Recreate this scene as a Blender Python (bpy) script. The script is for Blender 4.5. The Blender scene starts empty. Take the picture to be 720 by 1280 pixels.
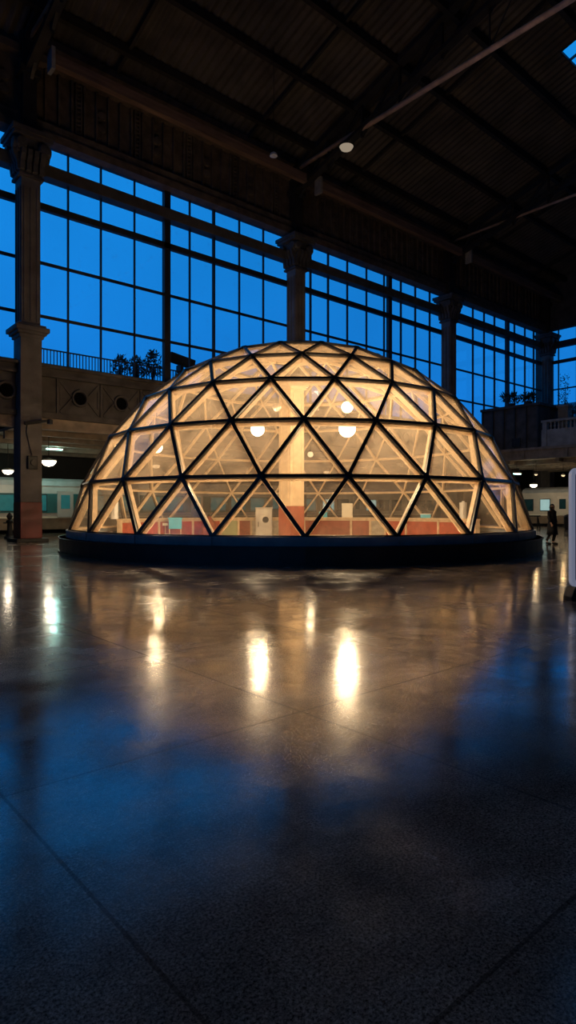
import bpy, bmesh, math, random
from mathutils import Vector, Matrix
random.seed(7)
SC = bpy.context.scene
COL = SC.collection
A = math.radians(49.0); SA, CA = math.sin(A), math.cos(A)
HC = 1.45

# the hall runs along +X, the window wall is at +Y, z is up; the camera stands at the origin
def W(r, f, z=0.0):                      # metres right / ahead of the camera -> hall coordinates
    return Vector((SA*r + CA*f, -CA*r + SA*f, z))
def PX(px, py, d):                       # a spot seen at (px,py) standing d metres ahead
    return W((px-360)/780*d, d, HC + (637-py)/780*d)
def XonY(px, Y):
    r = (px-360)/780
    return Y*(r*SA+CA)/(SA-r*CA)

# ------------------------------------------------------------------ materials
def nt(name):
    m = bpy.data.materials.new(name); m.use_nodes = True
    t = m.node_tree; t.nodes.clear()
    o = t.nodes.new('ShaderNodeOutputMaterial')
    return m, t, o
def N(t, typ, **kw):
    n = t.nodes.new(typ)
    for k, v in kw.items(): setattr(n, k, v)
    return n
def pos(t, scale=(1,1,1)):
    g = N(t, 'ShaderNodeNewGeometry'); mp = N(t, 'ShaderNodeMapping')
    mp.inputs['Scale'].default_value = scale
    t.links.new(g.outputs['Position'], mp.inputs['Vector'])
    return mp.outputs['Vector']
def mat(name, c, rough=.6, metal=0, var=.3, scale=2.0, bump=.15, bscale=30, stretch=(1,1,1), spec=.5, emit=None, es=0):
    m, t, o = nt(name)
    b = N(t, 'ShaderNodeBsdfPrincipled')
    b.inputs['Roughness'].default_value = rough; b.inputs['Metallic'].default_value = metal
    b.inputs['Specular IOR Level'].default_value = spec
    v = pos(t, stretch)
    n1 = N(t, 'ShaderNodeTexNoise'); n1.inputs['Scale'].default_value = scale; n1.inputs['Detail'].default_value = 6
    t.links.new(v, n1.inputs['Vector'])
    r = N(t, 'ShaderNodeValToRGB')
    r.color_ramp.elements[0].position = .3; r.color_ramp.elements[1].position = .7
    r.color_ramp.elements[0].color = (*[x*(1-var) for x in c], 1)
    r.color_ramp.elements[1].color = (*[min(1, x*(1+var)) for x in c], 1)
    t.links.new(n1.outputs['Fac'], r.inputs['Fac']); t.links.new(r.outputs['Color'], b.inputs['Base Color'])
    if bump:
        n2 = N(t, 'ShaderNodeTexNoise'); n2.inputs['Scale'].default_value = bscale
        t.links.new(v, n2.inputs['Vector'])
        bp = N(t, 'ShaderNodeBump'); bp.inputs['Strength'].default_value = bump; bp.inputs['Distance'].default_value = .02
        t.links.new(n2.outputs['Fac'], bp.inputs['Height']); t.links.new(bp.outputs['Normal'], b.inputs['Normal'])
    if emit:
        b.inputs['Emission Color'].default_value = (*emit, 1); b.inputs['Emission Strength'].default_value = es
    t.links.new(b.outputs[0], o.inputs[0])
    return m
def emis(name, c, s):
    m, t, o = nt(name); e = N(t, 'ShaderNodeEmission')
    e.inputs[0].default_value = (*c, 1); e.inputs[1].default_value = s
    t.links.new(e.outputs[0], o.inputs[0]); return m

def pane_mat(name, haze, lo, hi, col, tint, gloss=.05, ior=1.5):
    m, t, o = nt(name)
    v = pos(t)
    n = N(t, 'ShaderNodeTexNoise'); n.inputs['Scale'].default_value = 1.3; n.inputs['Detail'].default_value = 8; n.inputs['Distortion'].default_value = .6
    n.inputs['Roughness'].default_value = .65
    t.links.new(v, n.inputs['Vector'])
    mr = N(t, 'ShaderNodeMapRange'); mr.inputs[1].default_value = .35; mr.inputs[2].default_value = .7
    mr.inputs[3].default_value = lo; mr.inputs[4].default_value = hi
    t.links.new(n.outputs['Fac'], mr.inputs[0])
    tr = N(t, 'ShaderNodeBsdfTransparent'); tr.inputs[0].default_value = (*tint, 1)
    d = N(t, 'ShaderNodeBsdfDiffuse'); d.inputs[0].default_value = (*col, 1)
    tl = N(t, 'ShaderNodeBsdfTranslucent'); tl.inputs[0].default_value = (*col, 1)
    m1 = N(t, 'ShaderNodeMixShader'); m1.inputs[0].default_value = .7
    t.links.new(d.outputs[0], m1.inputs[1]); t.links.new(tl.outputs[0], m1.inputs[2])
    m2 = N(t, 'ShaderNodeMixShader'); t.links.new(mr.outputs[0], m2.inputs[0])
    t.links.new(tr.outputs[0], m2.inputs[1]); t.links.new(m1.outputs[0], m2.inputs[2])
    g = N(t, 'ShaderNodeBsdfGlossy'); g.inputs['Roughness'].default_value = gloss
    lw = N(t, 'ShaderNodeLayerWeight'); lw.inputs['Blend'].default_value = .5
    pw = N(t, 'ShaderNodeMath', operation='POWER'); pw.inputs[1].default_value = 4.5
    t.links.new(lw.outputs['Facing'], pw.inputs[0])
    f = N(t, 'ShaderNodeMapRange'); f.inputs[3].default_value = .03; f.inputs[4].default_value = .75
    t.links.new(pw.outputs[0], f.inputs[0])
    m3 = N(t, 'ShaderNodeMixShader'); t.links.new(f.outputs[0], m3.inputs[0])
    t.links.new(m2.outputs[0], m3.inputs[1]); t.links.new(g.outputs[0], m3.inputs[2])
    t.links.new(m3.outputs[0], o.inputs[0])
    return m

def floor_mat():
    m, t, o = nt('polished_terrazzo')
    b = N(t, 'ShaderNodeBsdfPrincipled')
    g = N(t, 'ShaderNodeNewGeometry'); P = g.outputs['Position']
    L = t.links.new
    sep = N(t, 'ShaderNodeSeparateXYZ'); L(P, sep.inputs[0])
    def M(op, a, b_=None, c_=None):
        n = N(t, 'ShaderNodeMath', operation=op)
        for i, q in enumerate((a, b_, c_)):
            if q is None: continue
            if isinstance(q, (int, float)): n.inputs[i].default_value = q
            else: L(q, n.inputs[i])
        return n.outputs[0]
    def joint(s, off, sp, w):
        q = M('DIVIDE', M('SUBTRACT', s, off), sp)
        fr = M('FRACT', M('ADD', q, 500.5))
        d = M('ABSOLUTE', M('SUBTRACT', fr, .5))
        return M('LESS_THAN', d, w/sp), M('FLOOR', M('ADD', q, 500.0))
    jx, ix = joint(sep.outputs[0], .98, 2.03, .008)
    jy, iy = joint(sep.outputs[1], 1.06, 2.26, .008)
    j = M('MAXIMUM', jx, jy)
    cmb = N(t, 'ShaderNodeCombineXYZ'); L(ix, cmb.inputs[0]); L(iy, cmb.inputs[1])
    wn = N(t, 'ShaderNodeTexWhiteNoise', noise_dimensions='2D'); L(cmb.outputs[0], wn.inputs['Vector'])
    def noise(sc, det=4, rough=.5, dist=0):
        n = N(t, 'ShaderNodeTexNoise'); n.inputs['Scale'].default_value = sc; n.inputs['Detail'].default_value = det
        n.inputs['Roughness'].default_value = rough; n.inputs['Distortion'].default_value = dist
        L(P, n.inputs['Vector']); return n.outputs['Fac']
    grain = noise(85, 4, .8); grain2 = noise(22, 4, .7); big = noise(.55, 7, .6, .5); mid = noise(2.2, 8, .65, .3)
    def mr(v, a, b_, c_, d_):
        n = N(t, 'ShaderNodeMapRange'); L(v, n.inputs[0])
        for i, q in enumerate((a, b_, c_, d_)): n.inputs[i+1].default_value = q
        return n.outputs[0]
    val = M('MULTIPLY', mr(grain, .38, .62, .1, 2.3), mr(grain2, .3, .7, .7, 1.3))
    val = M('MULTIPLY', val, mr(mid, .3, .7, .7, 1.25))
    val = M('MULTIPLY', val, mr(wn.outputs[0], 0, 1, .85, 1.12))
    val = M('MULTIPLY', val, mr(j, 0, 1, 1, .35))
    cc = N(t, 'ShaderNodeMix', data_type='RGBA', blend_type='MULTIPLY'); cc.inputs[0].default_value = 1
    cc.inputs[6].default_value = (.255, .205, .16, 1)
    cv = N(t, 'ShaderNodeCombineXYZ')
    for i in range(3): L(val, cv.inputs[i])
    L(cv.outputs[0], cc.inputs[7]); L(cc.outputs[2], b.inputs['Base Color'])
    ro = M('ADD', mr(mid, .35, .7, .10, .22), mr(big, .42, .62, -.03, .10))
    ro = M('ADD', ro, M('MULTIPLY', grain2, .05))
    ro = M('ADD', ro, M('MULTIPLY', j, .15))
    L(ro, b.inputs['Roughness'])
    L(M('MULTIPLY', mr(j, 0, 1, .38, .08), mr(grain, .3, .7, .6, 1.3)), b.inputs['Specular IOR Level'])
    h = M('ADD', M('ADD', M('MULTIPLY', grain2, .25), M('MULTIPLY', grain, .12)), M('MULTIPLY', mid, .55))
    h = M('SUBTRACT', h, M('MULTIPLY', j, .6))
    bp = N(t, 'ShaderNodeBump'); bp.inputs['Strength'].default_value = .085; bp.inputs['Distance'].default_value = .02
    L(h, bp.inputs['Height']); L(bp.outputs[0], b.inputs['Normal'])
    pt = noise(1.1, 9, .72, .8)
    L(mr(M('MULTIPLY', pt, mr(grain2, .3, .7, .85, 1.15)), .40, .60, .25, 1.0), b.inputs['Coat Weight']); b.inputs['Coat IOR'].default_value = 1.55
    L(M('ADD', mr(mid, .38, .68, .02, .10), M('MULTIPLY', grain2, .03)), b.inputs['Coat Roughness'])
    L(bp.outputs[0], b.inputs['Coat Normal'])
    L(b.outputs[0], o.inputs[0])
    return m

M_ = {
 'floor': floor_mat(),
 'plaster': mat('weathered_plaster', (.115,.103,.098), .8, var=.35, scale=1.2, bump=.3),
 'plaster_dark': mat('sooty_plaster', (.064,.057,.054), .85, var=.4, scale=1.5, bump=.4),
 'frieze': mat('dark_frieze_board', (.085,.062,.048), .8, var=.45, scale=2, bump=.3),
 'redpaint': mat('oxblood_paint', (.13,.012,.012), .5, var=.25, bump=.1),
 'steel': mat('black_steel', (.025,.022,.021), .6, metal=.2, var=.4, bump=.1),
 'bar': mat('window_bar_steel', (.018,.018,.022), .6, var=.3, bump=0),
 'roof': mat('corrugated_roofing', (.07,.059,.052), .75, var=.45, scale=.7, bump=.2, bscale=12),
 'timber_beam': mat('brown_timber_beam', (.17,.105,.075), .7, var=.35, scale=3, stretch=(.2,2,2)),
 'pipe': mat('tan_painted_pipe', (.55,.38,.28), .5, var=.3),
 'dome_steel': mat('blue_black_powder_coat', (.026,.025,.027), .38, metal=.1, var=.25, bump=.05),
 'dome_band': mat('blue_grey_sheet_steel', (.27,.29,.31), .4, metal=.0, var=.2, bump=.05),
 'timber': mat('pale_spruce_timber', (.72,.53,.33), .6, var=.18, scale=5, bump=.1),
 'terracotta': mat('terracotta_panel_board', (.44,.07,.03), .55, var=.25, scale=4),
 'brown_panel': mat('brown_red_panel_board', (.33,.085,.045), .6, var=.25, scale=4),
 'sage': mat('sage_green_panel_board', (.36,.38,.20), .6, var=.15),
 'pale': mat('pale_buff_plaster', (.62,.46,.29), .8, var=.12, scale=1.5),
 'greypanel': mat('greyish_plaster_board', (.48,.42,.33), .7, var=.25, scale=5),
 'cyan': mat('sky_blue_plastic', (.05,.50,.72), .35, var=.1, bump=0),
 'white': mat('white_enamel', (.75,.73,.68), .35, var=.06, bump=0),
 'cream': mat('cream_card', (.85,.78,.62), .6, var=.08, bump=0),
 'galv': mat('galvanised_sheet', (.50,.46,.40), .4, metal=.5, var=.2),
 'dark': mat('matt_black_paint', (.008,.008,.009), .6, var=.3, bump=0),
 'train_white': mat('train_white_paint', (.55,.55,.52), .35, var=.08, bump=0),
 'train_cream': mat('train_cream_paint', (.62,.56,.46), .35, var=.08, bump=0),
 'train_skirt': mat('train_brown_skirt_paint', (.20,.14,.09), .5, var=.25),
 'train_teal': mat('train_teal_paint', (.015,.16,.18), .3, var=.2, bump=0),
 'train_roof': mat('train_roof_paint', (.42,.43,.42), .5, var=.15),
 'concrete': mat('gallery_concrete', (.24,.19,.145), .8, var=.3, bump=.3),
 'parapet': mat('pale_stone_parapet', (.26,.25,.24), .75, var=.25, bump=.2),
 'hole_shade': mat('painted_hole_dark', (.003,.003,.003), 1, spec=.05, bump=0),  # near-black, paints the darkness inside the round holes
 'leaf': mat('dark_leaf_green', (.018,.032,.014), .6, var=.5, bump=0),
 'bark': mat('dark_stem_bark', (.03,.02,.014), .8),
 'pot': mat('dark_planter_stone', (.05,.045,.04), .8),
 'slate': mat('outside_building_render', (.16,.17,.19), .8),
 'skin': mat('skin', (.42,.24,.17), .6, var=.05, bump=0),
 'coat': mat('black_wool_coat', (.010,.010,.013), .9, var=.3, bump=.2),
 'hair': mat('dark_hair', (.014,.010,.008), .5),
 'bulb': emis('warm_lamp_glass', (1.0,.76,.46), 14),
 'cool': emis('cool_green_lamp_glass', (.45,1.0,.85), 9),
 'whitelamp': emis('soft_white_lamp_glass', (1.0,.85,.62), 4),
 'faint': emis('dim_warm_lamp_glass', (1.0,.68,.36), 1.6),
 'pane': pane_mat('hazy_dome_pane', .2, .09, .34, (.82,.68,.52), (.97,.955,.93)),
 'pane_low': pane_mat('clear_dome_pane', .2, .02, .10, (.82,.68,.52), (.975,.965,.945)),
 'glass': pane_mat('window_glass', .0, .0, .008, (.5,.5,.5), (.97,.98,.985), gloss=.03),
 'screen': mat('sign_face_acrylic', (.20,.24,.33), .2, var=.1, bump=0),
 'frame_glow': mat('white_frame_added_glow', (.70,.71,.75), .3, var=.05, bump=0, emit=(.75,.78,1.0), es=.17),  # glow added so the white totem frame looks lit
 'fixture': emis('dim_cream_lamp_glass', (1.0,.8,.58), .3),
}
def window_emit(name, c, e, s):
    return mat(name, c, .12, var=.5, scale=1.5, bump=0, emit=e, es=s)
M_['win_teal'] = window_emit('train_window_teal_lit', (.02,.10,.11), (.03,.40,.42), .16)
M_['win_dark'] = window_emit('train_window_dark', (.01,.03,.035), (.03,.25,.26), .02)
M_['win_bright'] = window_emit('train_window_bright_lit', (.1,.1,.1), (.60,.95,.90), .45)

# ------------------------------------------------------------------ mesh building
class MB:
    def __init__(s): s.v = []; s.f = []
    def add(s, vs, fs):
        k = len(s.v); s.v += [Vector(v) for v in vs]; s.f += [tuple(i+k for i in f) for f in fs]; return s
    def box(s, a, b):
        x0,y0,z0 = (min(p,q) for p,q in zip(a,b)); x1,y1,z1 = (max(p,q) for p,q in zip(a,b))
        return s.add([(x0,y0,z0),(x1,y0,z0),(x1,y1,z0),(x0,y1,z0),(x0,y0,z1),(x1,y0,z1),(x1,y1,z1),(x0,y1,z1)],
                     [(3,2,1,0),(4,5,6,7),(0,1,5,4),(1,2,6,5),(2,3,7,6),(3,0,4,7)])
    def beam(s, p, q, w, d, up=(0,0,1), off=0.0):      # rectangular bar from p to q, w wide, from off to off+d along up
        p, q, up = Vector(p), Vector(q), Vector(up)
        ax = (q-p).normalized(); sd = ax.cross(up).normalized(); u = sd.cross(ax).normalized()
        vs = []
        for c in (p, q):
            for a_, b_ in ((-1,0),(1,0),(1,1),(-1,1)):
                vs.append(c + sd*(w/2*a_) + u*(off+d*b_))
        return s.add(vs, [(3,2,1,0),(4,5,6,7),(0,1,5,4),(1,2,6,5),(2,3,7,6),(3,0,4,7)])
    def tube(s, pts, r, n=8):
        pts = [Vector(p) for p in pts]; rs = r if isinstance(r, (list, tuple)) else [r]*len(pts)
        rings = []
        for i, p in enumerate(pts):
            d = (pts[min(i+1,len(pts)-1)]-pts[max(i-1,0)]).normalized()
            h = Vector((0,0,1)) if abs(d.z) < .9 else Vector((1,0,0))
            a = d.cross(h).normalized(); b = d.cross(a).normalized()
            rings.append([p+(a*math.cos(2*math.pi*k/n)+b*math.sin(2*math.pi*k/n))*rs[i] for k in range(n)])
        vs = [v for R in rings for v in R]; fs = []
        for i in range(len(pts)-1):
            for k in range(n):
                fs.append((i*n+k, i*n+(k+1)%n, (i+1)*n+(k+1)%n, (i+1)*n+k))
        fs.append(tuple(range(n))[::-1]); fs.append(tuple(range((len(pts)-1)*n, len(pts)*n)))
        return s.add(vs, fs)
    def lathe(s, c, prof, n=16, axis=2, sx=1, sy=1):
        vs = []; fs = []
        for (r, z) in prof:
            for k in range(n):
                a = 2*math.pi*k/n; q = [r*math.cos(a)*sx, r*math.sin(a)*sy, z]
                if axis == 1: q = [q[0], q[2], q[1]]
                vs.append(Vector(c)+Vector(q))
        for i in range(len(prof)-1):
            for k in range(n): fs.append((i*n+k, i*n+(k+1)%n, (i+1)*n+(k+1)%n, (i+1)*n+k))
        fs.append(tuple(range(n))[::-1]); fs.append(tuple(range((len(prof)-1)*n, len(prof)*n)))
        return s.add(vs, fs)
    def prism(s, poly, a, b, axis='y'):               # polygon extruded from a to b along an axis
        def P(u, v, w): return {'y': (u,w,v), 'x': (w,u,v), 'z': (u,v,w)}[axis]
        n = len(poly)
        return s.add([P(u,v,a) for u,v in poly]+[P(u,v,b) for u,v in poly],
                     [tuple(range(n)), tuple(range(n,2*n))[::-1]]+[(i,(i+1)%n+0,(i+1)%n+n,i+n)[::-1] for i in range(n)])
    def build(s, name, m, parent=None, origin=None, bevel=0, smooth=False, local=False):
        if parent is not None:
            r = parent
            while r.parent: r = r.parent
            org = Vector((0,0,0)) if local else Vector(r.location)
        else: org = Vector(origin) if origin is not None else Vector((0,0,0))
        me = bpy.data.meshes.new(name)
        me.from_pydata([v-org for v in s.v], [], s.f)
        bm = bmesh.new(); bm.from_mesh(me); bmesh.ops.recalc_face_normals(bm, faces=bm.faces); bm.to_mesh(me); bm.free()
        me.materials.append(m)
        if smooth:
            for p in me.polygons: p.use_smooth = True
        o = bpy.data.objects.new(name, me); COL.objects.link(o)
        if parent is not None: o.parent = parent
        else: o.location = org
        if bevel:
            bv = o.modifiers.new('bevel', 'BEVEL'); bv.width = bevel; bv.segments = 2; bv.limit_method = 'ANGLE'
        return o
def tag(o, label, cat, group=None):
    o['label'] = label; o['category'] = cat
    if group: o['group'] = group
    return o
def thing(name, label, cat, loc=(0,0,0), group=None, rz=0):
    o = bpy.data.objects.new(name, None); COL.objects.link(o); o.location = loc; o.rotation_euler = (0,0,rz)
    o.empty_display_size = .2
    return tag(o, label, cat, group)
def struct(mb, name, m, parent=None, **k):
    o = mb.build(name, m, parent, **k)
    if parent is None: o['kind'] = 'structure'
    return o
trim_i = [0]
def trim(mb, m, **k):
    trim_i[0] += 1
    return struct(mb, 'trim_%d' % trim_i[0], m, **k)

# ------------------------------------------------------------------ levels
WY = 29.1; WIN = 29.6
X0 = 9.66; BAY = 16.3
CX = [X0 + BAY*k for k in (-1,0,1,2,3)]
ENDX = CX[4]
XW, YB = -26.0, -30.0                                  # far walls behind the camera
EAVE = 23.0; SL = .28; RIDGE_Y = WY-30.0
def roofz(y): return EAVE + SL*min(WY-y, 30.0) - SL*max(0, (RIDGE_Y-y))
Z_SILL, Z_TOP = 8.2, 18.6

# ------------------------------------------------------------------ shell
struct(MB().box((XW-.5,YB-.5,-.3),(ENDX+12,47,0)), 'floor', M_['floor'])
struct(MB().box((XW-.5,YB-.5,0),(ENDX,YB,24)), 'wall_south', M_['plaster_dark'])
e = MB().box((XW-.5,YB,0),(XW,WY+1,7.5)); e.box((XW-.5,YB,7.5),(XW,YB+2,18.7)); e.box((XW-.5,WY-1,7.5),(XW,WY+1,18.7))
e.prism([(YB,18.7),(WY+1,18.7),(WY+1,22.9),(RIDGE_Y,31.4),(YB,22.9)], XW-.5, XW, 'x')
struct(e, 'wall_west', M_['plaster_dark'])
f = MB(); y = YB+2
while y < WY-1: f.box((XW-.35,y-.06,7.5),(XW-.2,y+.06,18.7)); y += 1.8
for z in (7.5,10.4,12.9,15.5,17.2,18.6): f.box((XW-.4,YB+2,z),(XW-.15,WY-1,z+.14))
o = struct(f, 'window_6', M_['bar'])  # unseen glazing, added to throw blue light on plinth and floor
MB().box((XW-.29,YB+2,7.5),(XW-.28,WY-1,18.7)).build('window_pane', M_['glass'], o)
struct(MB().box((1.6,WY+.8,0),(2,46,8.3)), 'wall_light_stop', M_['dark'])  # unseen wall added to keep sky light off the left column
# end wall: solid below and above the glazing
e = MB(); e.box((ENDX,YB,0),(ENDX+.5,-12,21)); e.box((ENDX,WY-.2,0),(ENDX+.5,WY+1.2,21))
e.box((ENDX,YB,6),(ENDX+.5,WY,9.2)); e.prism([(YB,18.7),(WY+1,18.7),(WY+1,22.9),(RIDGE_Y,31.4),(YB,22.9)], ENDX, ENDX+.5, 'x')
struct(e, 'wall_east', M_['plaster_dark'])
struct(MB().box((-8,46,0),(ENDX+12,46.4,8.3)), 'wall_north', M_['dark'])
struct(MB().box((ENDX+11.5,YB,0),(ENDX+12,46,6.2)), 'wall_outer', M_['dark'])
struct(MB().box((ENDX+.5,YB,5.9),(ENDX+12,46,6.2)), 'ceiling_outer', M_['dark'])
struct(MB().box((XW,WY,0),(2,WY+.8,22.9)), 'wall_side', M_['plaster_dark'])

# corrugated roof, real ridges, with the skylight opening left out
SKX0, SKX1, SKY0, SKY1 = 33.9, 41.4, 9.0, 16.1
def corrugated(x0, x1, ya, yb):
    mb = MB(); step = .075; n = int((x1-x0)/step); vs = []; fs = []
    for i in range(n+1):
        x = x0+(x1-x0)*i/n; dz = .055*math.sin(2*math.pi*x/.45)
        vs += [(x,ya,roofz(ya)+dz),(x,yb,roofz(yb)+dz),(x,ya,roofz(ya)+.16),(x,yb,roofz(yb)+.16)]
    for i in range(n):
        a = 4*i; b = a+4
        fs += [(a,b,b+1,a+1),(a+2,a+3,b+3,b+2)]
    fs += [(0,1,3,2),(4*n,4*n+2,4*n+3,4*n+1)]
    return mb.add(vs, fs)
r = corrugated(XW, SKX0, WY+1, RIDGE_Y)
for a in (corrugated(SKX1, ENDX+.5, WY+1, RIDGE_Y), corrugated(SKX0, SKX1, WY+1, SKY1), corrugated(SKX0, SKX1, SKY0, RIDGE_Y),
          corrugated(XW, ENDX+.5, RIDGE_Y, YB)):
    r.add(a.v, a.f)
struct(r, 'ceiling', M_['roof'])
sky = MB()
for i in range(8):
    x = SKX0+(SKX1-SKX0)*i/7; sky.beam((x,SKY0,roofz(SKY0)),(x,SKY1,roofz(SKY1)), .07, .14)
for i in range(8):
    y = SKY0+(SKY1-SKY0)*i/7; sky.beam((SKX0,y,roofz(y)),(SKX1,y,roofz(y)), .07, .14)
so = struct(sky, 'window_9', M_['bar'])
MB().add([(SKX0,SKY0,roofz(SKY0)+.07),(SKX1,SKY0,roofz(SKY0)+.07),(SKX1,SKY1,roofz(SKY1)+.07),(SKX0,SKY1,roofz(SKY1)+.07)],[(0,1,2,3)]).build('window_pane', M_['glass'], so)

# purlins along the hall and rafters up the slope
y = WY-1.8
while y > -14:
    if SKY0 < y < SKY1:
        mb = MB(); mb.beam((XW,y,roofz(y)-.1),(SKX0,y,roofz(y)-.1),.26,-.42); mb.beam((SKX1,y,roofz(y)-.1),(ENDX,y,roofz(y)-.1),.26,-.42)
    else: mb = MB().beam((XW,y,roofz(y)-.1),(ENDX,y,roofz(y)-.1),.26,-.42)
    trim(mb, M_['steel']); y -= 3.15
for k in range(9):
    x = CX[0]+BAY*k/2+BAY/4*1.0
    if SKX0-.5 < x < SKX1+.5: continue
    if x > ENDX: continue
    trim(MB().beam((x,WY,roofz(WY)-.08),(x,RIDGE_Y,roofz(RIDGE_Y)-.08),.16,-.24), M_['steel'])

# ------------------------------------------------------------------ window wall
z_rails = [(16.95,17.5,.5),(15.45,15.75,.2),(12.92,13.04,.1),(10.43,10.55,.1)]
bays = {
 1: (2.0, CX[1], []),
 2: (CX[1], CX[2], [(85,.09),(126,.09),(168,.08),(208,.36),(237,.09),(267,.17),(299,.09),(329,.09)]),
 3: (CX[2], CX[3], [(388,.12),(410,.12),(434,.10),(458,.09),(480,.09),(486.5,.34),(501,.12),(519,.12),(537,.11)]),
 4: (CX[3], CX[4], [(591,.12),(605,.12),(618,.13),(634,.36),(643,.12),(656,.12),(667,.13)]),
}
for n, (xa, xb, bars) in bays.items():
    f = MB()
    if n == 1: xs = [(3.2,.09),(5.0,.09),(6.8,.3),(8.2,.09)]
    else: xs = [(XonY(px,WIN), w) for px, w in bars]
    for x, w in xs:
        w *= .75 if w < .2 else 1
        f.box((x-w/2,WIN-.05-w/4,Z_SILL),(x+w/2,WIN+.05+w/4,Z_TOP))
    for z0, z1, d in z_rails: f.box((xa,WIN-d/2-.04,z0),(xb,WIN+d/2,z1))
    f.box((xa,WIN-.1,Z_SILL-.1),(xb,WIN+.1,Z_SILL+.08)); f.box((xa,WIN-.12,Z_TOP-.1),(xb,WIN+.12,Z_TOP+.05))
    o = struct(f, 'window_%d' % n, M_['bar'])
    MB().box((xa,WIN-.36,16.95),(xb,WIN-.29,17.5)).build('transom_board', M_['plaster_dark'], o)
    MB().box((xa,WIN-.008,Z_SILL),(xb,WIN+.008,Z_TOP)).build('window_pane', M_['glass'], o)
# end wall glazing
f = MB(); y = WY-1.0; i = 0
while y > -12:
    w = .34 if i % 5 == 4 else .11
    f.box((ENDX+.2-w/3,y-w/2,9.2),(ENDX+.2+w/3,y+w/2,18.7)); y -= 1.72; i += 1
for z0, z1, d in z_rails: f.box((ENDX+.2-d/2,-12,z0),(ENDX+.2+d/2,WY,z1))
o = struct(f, 'window_5', M_['bar'])
MB().box((ENDX+.19,-12,9.2),(ENDX+.206,WY,18.7)).build('window_pane', M_['glass'], o)

# frieze above the windows
for n in range(4):
    xa, xb = CX[n], CX[n+1]
    xa2 = max(xa, 2.0) if n == 0 else xa
    f = MB(); f.box((xa2,WY+.35,Z_TOP),(xb,WY+.75,EAVE+.1))
    f.box((xa2,WY-.15,Z_TOP-.1),(xb,WY+.4,Z_TOP+.28)); f.box((xa2,WY,Z_TOP+.28),(xb,WY+.4,Z_TOP+.75))
    f.box((xa2,WY-.1,22.0),(xb,WY+.4,22.35))
    x = xa2+.9; i = 0
    while x < xb-.6:
        f.box((x-.05,WY+.2,19.4),(x+.05,WY+.36,22.0))
        if i % 5 == 2:
            f.box((x+.16,WY+.2,19.4),(x+.22,WY+.36,22.0)); f.box((x+.42,WY+.2,19.4),(x+.48,WY+.36,22.0))
            z = 19.55
            while z < 21.9: f.box((x+.2,WY+.22,z),(x+.44,WY+.34,z+.07)); z += .21
        if i % 5 == 4:
            f.lathe((x+.25,WY+.3,20.9), [(.02,-.12),(.2,-.1),(.24,0),(.2,.06)], 12, 1)
            f.lathe((x+.25,WY+.3,20.3), [(.02,-.12),(.2,-.1),(.24,0),(.2,.06)], 12, 1)
        x += .62; i += 1
    trim(f, M_['frieze'])
    if n:
        trim(MB().beam((xa+.6,WY-1.5,21.05),(xb-.6,WY-1.5,21.05),.34,.5), M_['timber_beam'], bevel=.03)
        trim(MB().box((xa+.42,WY-1.78,20.75),(xa+.6,WY-1.22,21.75)), M_['parapet'], bevel=.02)
        trim(MB().box((xa+.5,WY-1.4,20.2),(xb-.5,WY+.36,20.32)) if False else MB().box((xa+.5,WY-.5,22.6),(xb-.5,WY+.2,22.95)), M_['frieze'])

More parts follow.
